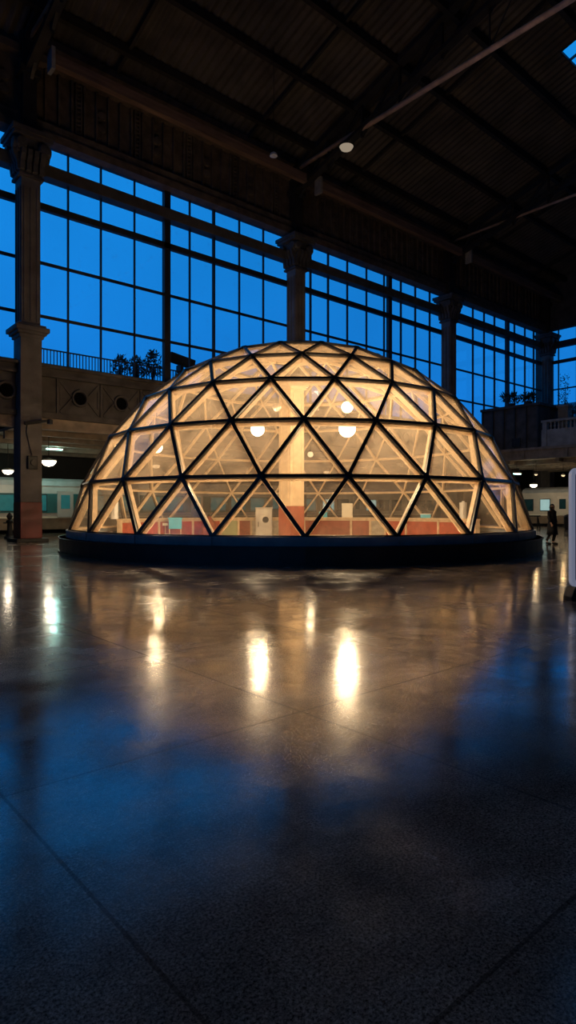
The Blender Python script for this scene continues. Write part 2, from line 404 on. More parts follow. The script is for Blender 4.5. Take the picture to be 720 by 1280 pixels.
# ------------------------------------------------------------------ columns
COLN = ['', 'brown plaster column with red base standing left of the glowing dome',
        'dark plaster column whose capital rises directly above the dome crown',
        'dark column between the window bays behind the right flank of the dome',
        'dark corner column where the side windows meet the end windows']
def column(x, y, label):
    w = .48
    t = thing('column', label, 'column', (x,y,0), 'columns along the window wall')
    MB().box((x-w-.22,y-w-.22,0),(x+w+.22,y+w+.22,.16)).build('plinth', M_['dark'], t, bevel=.02)
    MB().box((x-w,y-w,.16),(x+w,y+w,1.78)).build('base_block', M_['redpaint'], t, bevel=.02)
    s = MB(); s.box((x-w+.01,y-w+.01,1.78),(x+w-.01,y+w-.01,9.3)); s.box((x-w+.06,y-w+.06,9.3),(x+w-.06,y+w-.06,16.4))
    for a in (-.28, 0, .28):
        s.box((x+a-.05,y-w+.02,9.9),(x+a+.05,y-w+.08,15.9)); s.box((x-w+.02,y+a-.05,9.9),(x-w+.08,y+a+.05,15.9))
    s.build('shaft', M_['plaster'], t, bevel=.015)
    l = MB()
    for q, z0, z1 in ((.06,9.15,9.3),(.16,9.3,9.42),(.26,9.42,9.62),(.14,9.62,9.74)):
        l.box((x-w-q,y-w-q,z0),(x+w+q,y+w+q,z1))
    l.build('string_course', M_['plaster'], t, bevel=.02)
    c = MB()
    for q, z0, z1 in ((.06,16.3,16.42),(.0,16.42,17.0),(.1,17.0,17.25),(.2,17.25,17.5),(.36,17.95,18.1),(.44,18.1,18.3)):
        c.box((x-w-q,y-w-q,z0),(x+w+q,y+w+q,z1))
    c.box((x-w-.1,y-w-.1,17.5),(x+w+.1,y+w+.1,17.95))
    # leaf brackets and volutes on the four sides
    for k in range(4):
        R = Matrix.Rotation(k*math.pi/2, 3, 'Z')
        for a in (-.42,-.14,.14,.42):
            sub = MB().prism([(-.0,16.5),(.12,16.55),(.16,16.9),(.3,17.15),(.34,17.4),(.22,17.45),(.1,17.2),(0,17.2)], a-.1, a+.1, 'x')
            c.add([R @ Vector((v.x, -(v.y)-w+.0, v.z)) + Vector((x,y,0)) for v in sub.v], sub.f)
        for a in (-.5,.5):
            sub = MB().lathe((a,-w-.22,17.62), [(.03,-.14),(.22,-.12),(.26,0),(.22,.12),(.03,.14)], 12, 1)
            c.add([R @ v + Vector((x,y,0)) for v in sub.v], sub.f)
    c.build('capital', M_['plaster_dark'], t)
    u = MB(); u.box((x-.30,y-.30,18.3),(x+.30,y+.30,23.0)); u.box((x-.36,y-.1,18.3),(x+.36,y+.1,23)); u.box((x-.45,y-.45,21.0),(x+.45,y+.45,21.3))
    u.build('upper_post', M_['steel'], t)
    return t
for k in (1,2,3,4): column(CX[k], WY, COLN[k])

# lamp box and cable bracket on the left column
bx = PX(41,578,27.75)
t = thing('wall_box', 'small black lamp box fixed to the left column above its red base', 'lamp', (X0+.05,WY-.5,3.2))
bxx = X0+.02
MB().box((bxx-.22,WY-.62,3.25),(bxx+.22,WY-.47,3.85)).build('housing', M_['dark'], t, bevel=.03)
MB().lathe((bxx+.02,WY-.66,3.55), [(.02,-.02),(.13,-.02),(.14,.05)], 14, 1).build('lens', M_['steel'], t)
MB().tube([(bxx,WY-.55,3.8),(bxx-.12,WY-.52,4.3),(bxx-.25,WY-.5,4.9),(bxx-.2,WY-.5,5.3)], .018, 6).build('cable', M_['dark'], t)
t = thing('cable_bracket', 'black iron cable bracket projecting from the left column below gallery level', 'bracket', (X0+.3,WY-.5,5.3))
MB().beam((X0-.3,WY-.55,5.2),(X0+.75,WY-.75,5.42),.1,.12).build('arm', M_['dark'], t)
MB().lathe((X0+.72,WY-.75,5.4), [(.03,-.1),(.13,-.08),(.13,.1),(.04,.14)], 10).build('insulator', M_['dark'], t)

# ------------------------------------------------------------------ side gallery (terrace) between the columns
def gallery_bay(n, xa, xb, label):
    ya_, yb_ = xa, xb
    xa += .49; xb -= .49
    t = thing('gallery', label, 'balcony', ((xa+xb)/2,WY+.5,4.9), 'gallery bays along the window wall')
    m = MB(); m.box((xa,WY-.05,7.75),(xb,WY+.9,8.2)); m.box((xa,WY-.28,7.98),(xb,WY+.2,8.12)); m.box((xa,WY-.15,7.6),(xb,WY+.2,7.75))
    m.build('cornice', M_['plaster_dark'], t)
    m = MB(); m.box((xa,WY+.15,5.9),(xb,WY+.6,7.6)); m.box((xa,WY-.02,5.7),(xb,WY+.6,5.95))
    cell = 2.15; c = xa+.95
    ctr = []
    while c+cell/2 < xb+.4:
        ctr.append(c+cell/2-.05); m.box((c-.1,WY+.06,5.95),(c+.03,WY+.16,7.6)); c += cell
    for c in ctr:
        for sx in (-1,1):
            m.beam((c+sx*.95,WY+.15,6.05),(c+sx*.35,WY+.15,6.75),.09,-.07,(0,1,0)); m.beam((c+sx*.95,WY+.15,7.5),(c+sx*.35,WY+.15,6.8),.09,-.07,(0,1,0))
            m.beam((c+sx*.93,WY+.15,6.35),(c+sx*.93,WY+.15,7.2),.07,-.06,(0,1,0))
    m.build('fascia', M_['plaster_dark'], t)
    for c in ctr:
        ring = MB(); n_ = 20; vs = []; fs = []
        for r_, yy in ((.30,WY+.14),(.32,WY+.02),(.40,WY+.02),(.43,WY+.14)):
            for k in range(n_):
                a = 2*math.pi*k/n_; vs.append((c+r_*math.cos(a),yy,6.78+r_*math.sin(a)))
        for i in range(3):
            for k in range(n_): fs.append((i*n_+k,i*n_+(k+1)%n_,(i+1)*n_+(k+1)%n_,(i+1)*n_+k))
        ring.add(vs, fs); ro = ring.build('roundel', M_['plaster_dark'], t)
        MB().lathe((c,WY+.13,6.78), [(.31,0),(.31,.015)], n_, 1).build('roundel_dark_disc', M_['hole_shade'], ro)  # flat black disc standing in for the shade of a hole
    m = MB(); m.box((xa,WY+.5,5.55),(xb,45.99,5.7)); m.box((xa,WY+.25,5.2),(xb,WY+.6,5.72))
    for yy in (31.8, 34.2, 36.6, 40, 43): m.box((xa,yy-.15,5.15),(xb,yy+.15,5.6))
    m.build('soffit', M_['concrete'], t)
    MB().box((xa,WY+.6,8.0),(xb,45.99,8.15)).build('terrace_deck', M_['plaster_dark'], t)
gallery_bay(0, 2.0, X0, 'plaster gallery stretch at the far left edge of the photo, left of the nearest column')
gallery_bay(1, CX[1], CX[2], 'plaster gallery with round openings between left column and the column behind dome')
gallery_bay(2, CX[2], CX[3], 'plaster gallery stretch seen behind the dome crown and right flank')
gallery_bay(3, CX[3], ENDX, 'plaster gallery stretch ending at the corner column')

def railing(xa, xb, y, z0, z1, label, step=.16):
    t = thing('railing', label, 'railing', (xa,y,z0), 'iron railings on the terrace')
    MB().box((xa,y-.03,z1-.06),(xb,y+.03,z1)).build('top_rail', M_['bar'], t)
    MB().box((xa,y-.02,z0+.06),(xb,y+.02,z0+.10)).build('bottom_rail', M_['bar'], t)
    n = int((xb-xa)/step); rest = MB()
    for i in range(n+1):
        x = xa+(xb-xa)*i/n
        b = MB().box((x-.018,y-.018,z0),(x+.018,y+.018,z1-.03))
        if i < 60: b.build('baluster', M_['bar'], t)
        else: rest.add(b.v, b.f)
    if rest.v:
        o = rest.build('baluster', M_['bar'], t); o['kind'] = 'stuff'
railing(X0+.5, CX[2]-.5, WY+1.2, 8.15, 9.2, 'thin iron railing along the terrace above the round openings')

# ------------------------------------------------------------------ plants
def shrub(c, w, h, n, label, group=None, spiky=False, leaf=.16):
    c = Vector(c)
    t = thing('potted_shrub', label, 'plant', c, group)
    MB().lathe(c, [(.02,0),(.22,0),(.3,.35),(.33,.38),(.26,.38),(.02,.36)], 12).build('pot', M_['pot'], t)
    st = MB(); lf = MB()
    for i in range(7):
        a = random.uniform(0,6.28); rr = random.uniform(.1,.9)*w
        tip = c+Vector((rr*math.cos(a), rr*.5*math.sin(a), h*random.uniform(.6,1)))
        st.tube([c+Vector((0,0,.3)), c+Vector((rr*.35*math.cos(a),rr*.15*math.sin(a),h*.5)), tip], [.035,.025,.008], 5)
    for i in range(n):
        a = random.uniform(0,6.28); q = math.sqrt(random.random()); zz = random.uniform(.25,1)
        p = c+Vector((w*q*math.cos(a)*math.sin(zz*2.6+.3), w*.5*q*math.sin(a), .3+(h-.3)*zz))
        d = Vector((random.gauss(0,1),random.gauss(0,1),random.gauss(.4,.8))).normalized()
        s_ = d.cross(Vector((random.gauss(0,1),random.gauss(0,1),random.gauss(0,1)))).normalized()
        L_ = leaf*random.uniform(.7,1.6)*(2.2 if spiky else 1); wd = leaf*.28
        nn = d.cross(s_)*.02
        lf.add([p, p+d*L_*.5+s_*wd+nn, p+d*L_, p+d*L_*.5-s_*wd+nn], [(0,1,2,3)])
    st.build('stem', M_['bark'], t); o = lf.build('foliage', M_['leaf'], t)
    return t
def onY(px, Y, z): return (XonY(px,Y), Y, z)
G = 'shrubs on the terrace railing'
shrub(onY(151,WY+2.1,8.16), .62, 1.5, 260, 'low bushy shrub at the left end of the terrace plants', G)
shrub(onY(171,WY+2.1,8.16), .62, 1.6, 320, 'wide bushy shrub in the middle of the terrace plants', G)
shrub(onY(191,WY+2.1,8.16), .62, 2.1, 420, 'tallest terrace shrub beside the thick window mullion', G)
shrub(onY(226,WY+2.2,8.16), .6, 1.1, 200, 'small shrub under the boxy floodlight on the terrace', G)
# boxy floodlight on the terrace
fx = XonY(225, WY+1.5)
t = thing('floodlight', 'boxy black floodlight standing on the terrace behind the thick mullion', 'light', (fx,WY+1.5,8.15))
MB().tube([(fx,WY+1.5,8.15),(fx,WY+1.5,9.3)], .05).build('post', M_['dark'], t)
MB().beam((fx-.75,WY+1.5,9.75),(fx+.85,WY+1.5,9.5),.45,.5).build('housing', M_['dark'], t, bevel=.05)
MB().box((fx-.1,WY+1.27,9.2),(fx+.1,WY+1.75,9.6)).build('yoke', M_['dark'], t)

# ------------------------------------------------------------------ end gallery at the right
GX = 46.0
t = thing('end_gallery', 'deep concrete gallery slab crossing the hall end behind the person', 'balcony', (GX,20,5.2))
MB().box((GX,-14,5.35),(ENDX,WY-.6,6.2)).build('slab', M_['concrete'], t, bevel=.02)
m = MB(); m.box((GX-.18,-14,6.05),(GX,WY-.6,6.25)); 
for k in range(12): m.box((GX-.06,WY-1-k*3.4,5.38),(GX,WY-.9-k*3.4,6.05))
m.build('edge_moulding', M_['concrete'], t)
m = MB()
for k in range(5): m.box((GX+1+k*2.6,-14,5.0),(GX+1.3+k*2.6,WY-.6,5.35))
for k in range(10): m.box((GX+.3,WY-3-k*4,5.1),(ENDX,WY-2.7-k*4,5.35))
m.build('soffit_beam', M_['concrete'], t)
t = thing('panelled_booth', 'dark panelled booth on the end gallery right of the dome', 'booth', (GX+.5,26,6.25))
m = MB().box((GX+.1,23.6,6.25),(GX+.4,WY-.55,9.55)); m.box((GX+.4,23.6,6.25),(GX+6,23.9,9.55)); m.build('wall_panel', M_['plaster_dark'], t)
m = MB()
for k in range(6): yy = 23.6+k*.96; m.box((GX+.02,yy,6.25),(GX+.1,yy+.1,9.5))
m.build('batten', M_['steel'], t)
MB().box((GX-.1,23.4,9.5),(GX+6,WY-.55,9.7)).build('coping', M_['plaster_dark'], t)
MB().box((GX+.03,25.1,6.4),(GX+.1,25.8,7.1)).build('hatch', M_['dark'], t)
t = thing('balustrade', 'pale stone balustrade on the end gallery beside the panelled booth', 'railing', (GX+.3,15,6.2))
m = MB(); m.box((GX+.1,-14,6.2),(GX+.4,23.4,7.55)); m.box((GX+.02,-14,8.1),(GX+.48,23.4,8.28))
for k in range(10): yy = 23.2-k*3.9; m.box((GX+.05,yy-.25,6.2),(GX+.45,yy+.1,8.1))
m.build('parapet_wall', M_['parapet'], t, bevel=.015)
yy = 22.7; i = 0
while yy > 6:
    MB().lathe((GX+.25,yy,7.55), [(.07,0),(.07,.06),(.04,.1),(.09,.24),(.04,.42),(.07,.5),(.07,.56)], 8).build('baluster', M_['parapet'], t)
    yy -= .3; i += 1
t = thing('pier', 'pale stone pier beside the booth in front of the corner column', 'pier', (GX+3,22.9,6.2))
MB().box((GX+2.6,22.5,6.2),(GX+3.3,23.3,9.5)).build('shaft', M_['parapet'], t, bevel=.02)
MB().box((GX+2.5,22.4,9.5),(GX+3.4,23.4,9.7)).build('cap', M_['parapet'], t, bevel=.02)
G = 'plants on the end gallery'
shrub((GX+1.2,26.5,9.7), 1.1, 1.2, 260, 'spreading spiky plant on top of the panelled booth', G, True)
shrub((GX+1.2,25.0,9.7), .8, .9, 200, 'lower spiky plant on the booth nearer the corner column', G, True)
shrub((GX+2,21.3,6.2), 1.3, 3.4, 420, 'dark shrub behind the stone balustrade at the right edge', G)
shrub((ENDX-4,25.6,6.2), .9, 7.2, 320, 'tall thin shrub whose top crosses the window beside the corner column', G)
t = thing('outside_building', 'grey building beyond the end windows', 'building', (80,20,0))
MB().prism([(-30,0),(45,0),(45,15.2),(33,15.2),(33,16.4),(10,16.4),(10,17.3),(-30,17.3)], 80, 92, 'x').build('wall', M_['slate'], t)
MB().box((79.6,-30,17.3),(92,10,17.7)).build('roof_edge', M_['slate'], t)

# ------------------------------------------------------------------ roof trusses
TL = {0:'dark steel roof truss nearest the camera with a bare tie pipe', 1:'dark steel roof truss springing from the left column',
      2:'dark steel roof truss with tan tie pipe springing from the column behind the dome', 3:'dark steel roof truss with tie pipe over the right flank of the dome'}
for k in range(4):
    x = CX[k]
    if k == 0: x = CX[0]
    t = thing('roof_truss', TL[k], 'truss', (x,WY,21.5), 'roof trusses across the hall')
    yt = [WY-.2-i*2.65 for i in range(12)]
    def top(y): return roofz(y)-.5
    def bot(y): return top(y)-(1.9 if y > RIDGE_Y-5 else 1.9)
    for dx in (-.22,.22):
        pass
    MB().beam((x,yt[0],top(yt[0])),(x,yt[-1],top(yt[-1])),.5,.28).build('top_chord', M_['steel'], t)
    MB().beam((x,yt[0],bot(yt[0])+.5),(x,yt[-1],bot(yt[-1])),.42,.22).build('bottom_chord', M_['steel'], t)
    for i in range(11):
        ya, yb = yt[i], yt[i+1]
        MB().beam((x,ya,bot(ya)+.2),(x,yb,top(yb)),.14,.14,(1,0,0)).build('web_member', M_['steel'], t)
        MB().beam((x,yb,bot(yb)+.1),(x,yb,top(yb)),.12,.12,(1,0,0)).build('web_member', M_['steel'], t)
    MB().tube([(x,WY-.4,22.7),(x,-25,22.7)], .14 if k == 2 else .09, 10).build('tie_pipe', M_['pipe'], t, smooth=True)
    for i in (1,3,5,7):
        MB().tube([(x,yt[i],22.7),(x,yt[i],bot(yt[i])+.1)], .05, 6).build('hanger', M_['steel'], t)
        MB().tube([(x,yt[i],22.75),(x,yt[i]-1.4,bot(yt[i]-1.4)+.1)], .035, 6).build('hanger', M_['steel'], t)

# ------------------------------------------------------------------ THE DOME
DC = W(.445, 24.8)
ZB = .72; RS = 8.78; ZC = ZB-1.69
def az(phi, r, z):                                     # phi = 0 faces the camera
    d = W(math.sin(phi), -math.cos(phi))
    return Vector((DC.x+d.x*r, DC.y+d.y*r, z))
rows = [(ZB,22,0),(2.33,22,.5),(3.96,22,0),(5.36,20,.5),(6.42,18,0),(7.20,14,.5),(7.66,8,0),(RS+ZC,1,0)]
rings = []
for z, n, off in rows:
    r_ = math.sqrt(max(0, RS*RS-(z-ZC)**2))
    rings.append([((k+off)*2*math.pi/n, az((k+off)*2*math.pi/n, r_, z)) for k in range(n)])
tris = []; edges = set(); key = lambda i, k: (i, k % rows[i][1])
for i in range(len(rings)):
    n = len(rings[i])
    if n > 1:
        for k in range(n): edges.add(tuple(sorted((key(i,k), key(i,k+1)))))
    if i == len(rings)-1: break
    a, b = rings[i], rings[i+1]; na, nb = len(a), len(b)
    if nb == 1:
        for k in range(na): tris.append((key(i,k),key(i,k+1),(i+1,0))); edges.add((key(i,k),(i+1,0)))
        continue
    p = q = 0; two = 2*math.pi
    aa = lambda k: a[k % na][0]+two*(k//na); bb = lambda k: b[k % nb][0]+two*(k//nb)
    if rows[i][2] == .5: q = 0; p = -1          # start with the lower node just left of the upper node
    edges.add(tuple(sorted((key(i,p),key(i+1,q)))))
    pe, qe = p+na, q+nb
    while p < pe or q < qe:
        if q >= qe or (p < pe and (aa(p+1)-bb(q)) <= (bb(q+1)-aa(p))):
            tris.append((key(i,p),key(i,p+1),key(i+1,q))); p += 1
        else:
            tris.append((key(i,p),key(i+1,q+1),key(i+1,q))); q += 1
        edges.add(tuple(sorted((key(i,p),key(i+1,q)))))
node = lambda kk: rings[kk[0]][kk[1]][1]
SCN = Vector((DC.x, DC.y, ZC)); EYE = Vector((0,0,HC))
dome = thing('geodesic_dome', 'large glowing geodesic glass dome with dark struts and round black plinth', 'dome', (DC.x,DC.y,0))
def ringwall(r0, r1, z0, z1, n=88, r0t=None, half=None):
    m = MB(); vs = []; fs = []
    for k in range(n):
        ph = 2*math.pi*k/n if half is None else -half+2*half*k/(n-1)
        vs += [az(ph,r0,z0),az(ph,r1,z0),az(ph,r1,z1),az(ph,r0t or r0,z1)]
    if half is not None: fs += [(0,1,2,3),(4*n-1,4*n-2,4*n-3,4*n-4)]
    for k in range(n if half is None else n-1):
        a = 4*k; b = 4*((k+1) % n)
        for j in range(4): fs.append((a+j, b+j, b+(j+1)%4, a+(j+1)%4))
    return m.add(vs, fs)
ringwall(8.96,8.55,0,.50).build('plinth', M_['dome_steel'], dome)
m = ringwall(9.0,8.6,.46,.50); m.add(*(lambda q:(q.v,q.f))(ringwall(9.0,8.6,.0,.05)))
m.build('plinth_edging', M_['dome_steel'], dome)
m = ringwall(8.74,8.56,.50,ZB+.02); 
for k in range(22):
    p0 = az(k*2*math.pi/22, 8.75, .5); p1 = az(k*2*math.pi/22, 8.75, ZB)
    m.beam(p0, p1, .04, .02, p0-DC)
m.build('base_band', M_['dome_band'], dome)
st = ringwall(8.53,8.41,.52,.55,44,None,math.radians(56)).build('added_fill_strip', emis('warm_fill_glow', (1.0,.74,.44), 110), dome); st['label'] = 'added unseen warm fill strip inside the base band'  # unseen glowing arc added to brighten panes and timber from below
ringwall(8.56,8.38,.44,.52,44,None,math.radians(57)).build('fill_strip_channel', M_['dome_steel'], dome)  # unseen channel added under the fill strip
def dist(p): return (p-EYE).length
ed = sorted(edges, key=lambda e_: dist((node(e_[0])+node(e_[1]))/2))
rest_s, rest_t = MB(), MB()
for i, (a, b) in enumerate(ed):
    p, q = node(a), node(b); up = ((p+q)/2-SCN).normalized()
    low = a[0] == 0 and b[0] == 0
    s_ = MB().beam(p, q, (.105 if i < 100 else .08) if not low else .09, .075, up, .015)
    w_ = MB().beam(p, q, .10 if i < 100 else .07, .15 if i < 100 else .11, up, -.17 if i < 100 else -.12)
    if i < 100:
        so = s_.build('strut', M_['dome_steel'], dome, bevel=.01); w_.build('timber_lining', M_['timber'], so)
    else: rest_s.add(s_.v, s_.f); rest_t.add(w_.v, w_.f)
o = rest_s.build('strut', M_['dome_steel'], dome); o['kind'] = 'stuff'
o = rest_t.build('timber_lining', M_['timber'], dome); o['kind'] = 'stuff'; o['label'] = 'pale timber ribs lining the inside of the dome'
nodes = sorted([(i,k) for i in range(1,len(rings)) for k in range(len(rings[i]))], key=lambda kk: dist(node(kk)))
rest = MB()
for i, kk in enumerate(nodes):
    p = node(kk); u = (p-SCN).normalized()
    h = MB().tube([p-u*.0, p+u*.085, p+u*.105], [.12,.12,.07], 10)
    if i < 60: h.build('hub', M_['dome_steel'], dome)
    else: rest.add(h.v, h.f)
o = rest.build('hub', M_['dome_steel'], dome); o['kind'] = 'stuff'
tr_s = sorted(tris, key=lambda t_: dist(sum((node(x) for x in t_), Vector())/3))
rest, rest_low = MB(), MB()
for i, T in enumerate(tr_s):
    P3 = [node(x) for x in T]; c = sum(P3, Vector())/3; nrm = (P3[1]-P3[0]).cross(P3[2]-P3[0]).normalized()
    if nrm.dot(c-SCN) < 0: nrm = -nrm
    Q = [x+(c-x).normalized()*.02 for x in P3]
    m = MB().add([x-nrm*.006 for x in Q]+[x+nrm*.006 for x in Q], [(0,1,2),(3,5,4),(0,3,4,1),(1,4,5,2),(2,5,3,0)])
    low = max(x[0] for x in T) <= 1
    if i < 100: m.build('glass_pane', M_['pane_low' if low else 'pane'], dome)
    else: (rest_low if low else rest).add(m.v, m.f)
o = rest.build('glass_pane', M_['pane'], dome); o['kind'] = 'stuff'
o = rest_low.build('glass_pane', M_['pane_low'], dome); o['kind'] = 'stuff'

# low timber parapet inside the back of the dome (psi measured from the far side, + to the right)
def back(psi, r, z): return az(math.pi-psi, r, z)
def arcbox(a0, a1, r0, r1, z0, z1, n=None):
    n = n or max(1, int(abs(a1-a0)/math.radians(3))); m = MB(); vs = []; fs = []
    for k in range(n+1):
        ps = a0+(a1-a0)*k/n; vs += [back(ps,r0,z0),back(ps,r1,z0),back(ps,r1,z1),back(ps,r0,z1)]
    for k in range(n):
        a = 4*k; b = a+4
        for j in range(4): fs.append((a+j,b+j,b+(j+1)%4,a+(j+1)%4))
    fs += [(0,1,2,3),(4*n+3,4*n+2,4*n+1,4*n)]
    return m.add(vs, fs)
D2 = math.radians
par = thing('timber_parapet', 'low pale timber parapet with terracotta panels curving round inside the dome', 'partition', tuple(back(0,8.2,0)))
arcbox(D2(-76), D2(76), 7.72, 8.04, .98, 1.05, 50).build('sill', M_['timber'], par)
arcbox(D2(-76), D2(76), 7.80, 7.96, .88, .98, 50).build('top_rail', M_['timber'], par)
arcbox(D2(-76), D2(76), 7.80, 7.98, 0, .14, 50).build('bottom_rail', M_['timber'], par)
# panel cells, from left to right
cells = [(-76,-56,'terracotta'),(-56,-41,'terracotta'),(-41,-29.5,'terracotta'),(-29.5,-22.5,'sage'),(-22.5,-17.5,'brown_panel'),(-17.5,-1,'greypanel'),
         (-1,3,'greypanel'),(3,21,'brown_panel'),(21,28.5,'brown_panel'),(28.5,34.5,'greypanel'),(34.5,43,'terracotta'),(43,57,'terracotta'),(57,76,'terracotta')]
pl = {'terracotta':'terracotta red panel','sage':'sage green panel','brown_panel':'brown-red panel','greypanel':'mottled grey panel'}
for a0, a1, k in cells:
    o = arcbox(D2(a0)+.006, D2(a1)-.006, 7.84, 7.92, .14, .88).build('panel', M_[k], par); o['label'] = pl[k]
for a in sorted({c[0] for c in cells} | {76}):
    arcbox(D2(a)-.0065, D2(a)+.0065, 7.78, 7.98, 0, .98, 1).build('post', M_['timber'], par)

def at_back(px, r, z=0):                               # on the far side of the dome at radius r
    rr = (px-360)/780
    # ray: right = rr*f, fwd = f ; circle around (.445,24.8)
    a = 1+rr*rr; b = -2*(rr*.445+24.8); c = .445**2+24.8**2-r*r
    f = (-b+math.sqrt(b*b-4*a*c))/(2*a)
    return W(rr*f, f, z)
def facing(p): return math.atan2(-(0-p.x), (0-p.y))+math.pi   # local -Y looks at the camera
def rig(name, label, cat, p, group=None): return thing(name, label, cat, tuple(p), group, rz=math.atan2(p.y, p.x)-math.pi/2)

# things inside the dome
t = rig('blue_box', 'sky blue plastic crate on the sill next to the green panel', 'crate', at_back(219,7.2,0))
MB().box((-.3,-.22,.55),(.3,.22,1.08)).build('box_body', M_['cyan'], t, local=True, bevel=.02)
MB().box((-.33,-.25,1.0),(.33,.25,1.07)).build('rim', M_['cyan'], t, local=True, bevel=.01)
m = MB()
for sx in (-1,1):
    for sy in (-1,1): m.box((sx*.26-.02,sy*.18-.02,0),(sx*.26+.02,sy*.18+.02,.55))
m.build('stand', M_['timber'], t, local=True)
t['label'] = 'sky blue plastic crate on a small stand beside the green panel'
t = rig('notice_card', 'small white card fixed to the terracotta panel left of blue crate', 'notice', at_back(206.5,7.65,.0))
MB().box((-.12,-.01,.70),(.12,.01,.82)).build('card', M_['cream'], t, local=True)
MB().box((-.015,-.005,0),(.015,.005,.72)).build('stake', M_['timber'], t, local=True)
t['label'] = 'small white card on a stake before the terracotta panel left of blue crate'
p = at_back(261,6.9,0)
MBc = MB().lathe((0,0,0), [(.62,0),(.55,.2),(.42,.55),(.26,.85),(.12,1.07),(.03,1.16)], 9)
vs = [v+Vector((random.uniform(-.04,.04),random.uniform(-.04,.04),random.uniform(-.02,.02) if v.z > .05 else 0)) for v in MBc.v]
m = MB(); m.add(vs, MBc.f)
t = rig('draped_stool', 'dark brown-red cloth draped to a peak left of the grey cabinet', 'cloth', p)
m.build('cloth', M_['brown_panel'], t, local=True)
MB().lathe((0,0,1.1), [(.05,0),(.07,.05),(.05,.12),(.01,.14)], 8).build('knob', M_['bark'], t, local=True)
t = rig('metal_cabinet', 'grey galvanised cabinet with round dial standing inside the dome', 'cabinet', at_back(330,6.6,0))
MB().box((-.42,-.3,.06),(.42,.3,1.5)).build('cabinet_body', M_['galv'], t, local=True, bevel=.03)
d = MB().box((-.37,-.325,.12),(.37,-.30,1.28)).build('door', M_['galv'], t, local=True, bevel=.01)
MB().lathe((.08,-.34,.95), [(.03,-.03),(.14,-.03),(.16,.02)], 16, 1).build('dial', M_['dark'], d, local=True)
MB().box((-.3,-.35,.6),(-.26,-.325,.85)).build('handle', M_['dark'], d, local=True)
MB().box((-.44,-.32,1.5),(.44,.32,1.56)).build('lid', M_['galv'], t, local=True, bevel=.01)
m = MB()
for sx in (-1,1):
    for sy in (-1,1): m.box((sx*.34-.04,sy*.22-.04,0),(sx*.34+.04,sy*.22+.04,.07))
m.build('foot', M_['dark'], t, local=True)
t = rig('cardboard_box', 'cream carton standing on the parapet sill right of the column', 'box', at_back(434,7.88,1.05))
MB().box((-.28,-.12,0),(.28,.12,.72)).build('carton', M_['cream'], t, local=True, bevel=.01)
MB().box((-.285,-.125,.66),(.285,.125,.73)).build('lid', M_['cream'], t, local=True, bevel=.01)
for px, lab in ((143,'white cylinder canister on the sill at the left of the dome'),(579,'white cylinder canister on the sill at the right of the dome')):
    t = rig('canister', lab, 'canister', at_back(px,7.88,1.05), 'white canisters on the parapet sill')
    MB().lathe((0,0,0), [(.15,0),(.16,.02),(.16,.62),(.15,.66)], 20).build('body', M_['white'], t, local=True)
    MB().lathe((0,0,.66), [(.165,0),(.165,.05),(.06,.07),(.05,.12)], 20).build('lid', M_['white'], t, local=True)
    MB().tube([(0,-.16,.2),(0,-.24,.25),(0,-.24,.45),(0,-.16,.5)], .02, 6).build('handle', M_['white'], t, local=True)
t = rig('blue_box', 'pale blue flat box, stand-in for a blue light glint, on the sill between the two right-hand ribs', 'crate', at_back(532,7.88,1.05))  # solid blue box in place of a glint of blue light
MB().box((-.24,-.12,0),(.24,.12,.2)).build('box_body', M_['cyan'], t, local=True, bevel=.01)
MB().box((-.26,-.13,.17),(.26,.13,.21)).build('rim', M_['white'], t, local=True)
t = rig('blue_box', 'small turquoise box, stand-in for a blue glint of light, on the sill left of the cream carton', 'crate', at_back(404,7.88,1.05))  # turquoise box in place of blue glints from the background
MB().box((-.22,-.12,0),(.22,.12,.28)).build('box_body', M_['cyan'], t, local=True, bevel=.01)
MB().box((-.24,-.13,.25),(.24,.13,.29)).build('rim', M_['cyan'], t, local=True)

# column standing inside the dome
p = W(.15, 27.0); x, y = p.x, p.y
t = thing('column', 'pale square column with brown-red base standing inside the dome', 'column', (x,y,0))
MB().box((x-.50,y-.50,0),(x+.50,y+.50,.12)).build('plinth', M_['dark'], t, bevel=.02)
MB().box((x-.40,y-.40,.12),(x+.40,y+.40,1.6)).build('base_block', M_['brown_panel'], t, bevel=.02)
m = MB(); m.box((x-.39,y-.39,1.6),(x+.39,y+.39,6.75))
for a in (-.22,.22): m.box((x+a-.03,y-.42,1.9),(x+a+.03,y-.38,6.4)); m.box((x-.42,y+a-.03,1.9),(x-.38,y+a+.03,6.4))
m.build('shaft', M_['pale'], t, bevel=.015)
m = MB(); m.box((x-.46,y-.46,6.6),(x+.46,y+.46,6.75)); m.box((x-.54,y-.54,6.75),(x+.54,y+.54,6.92)); m.build('capital', M_['pale'], t, bevel=.02)

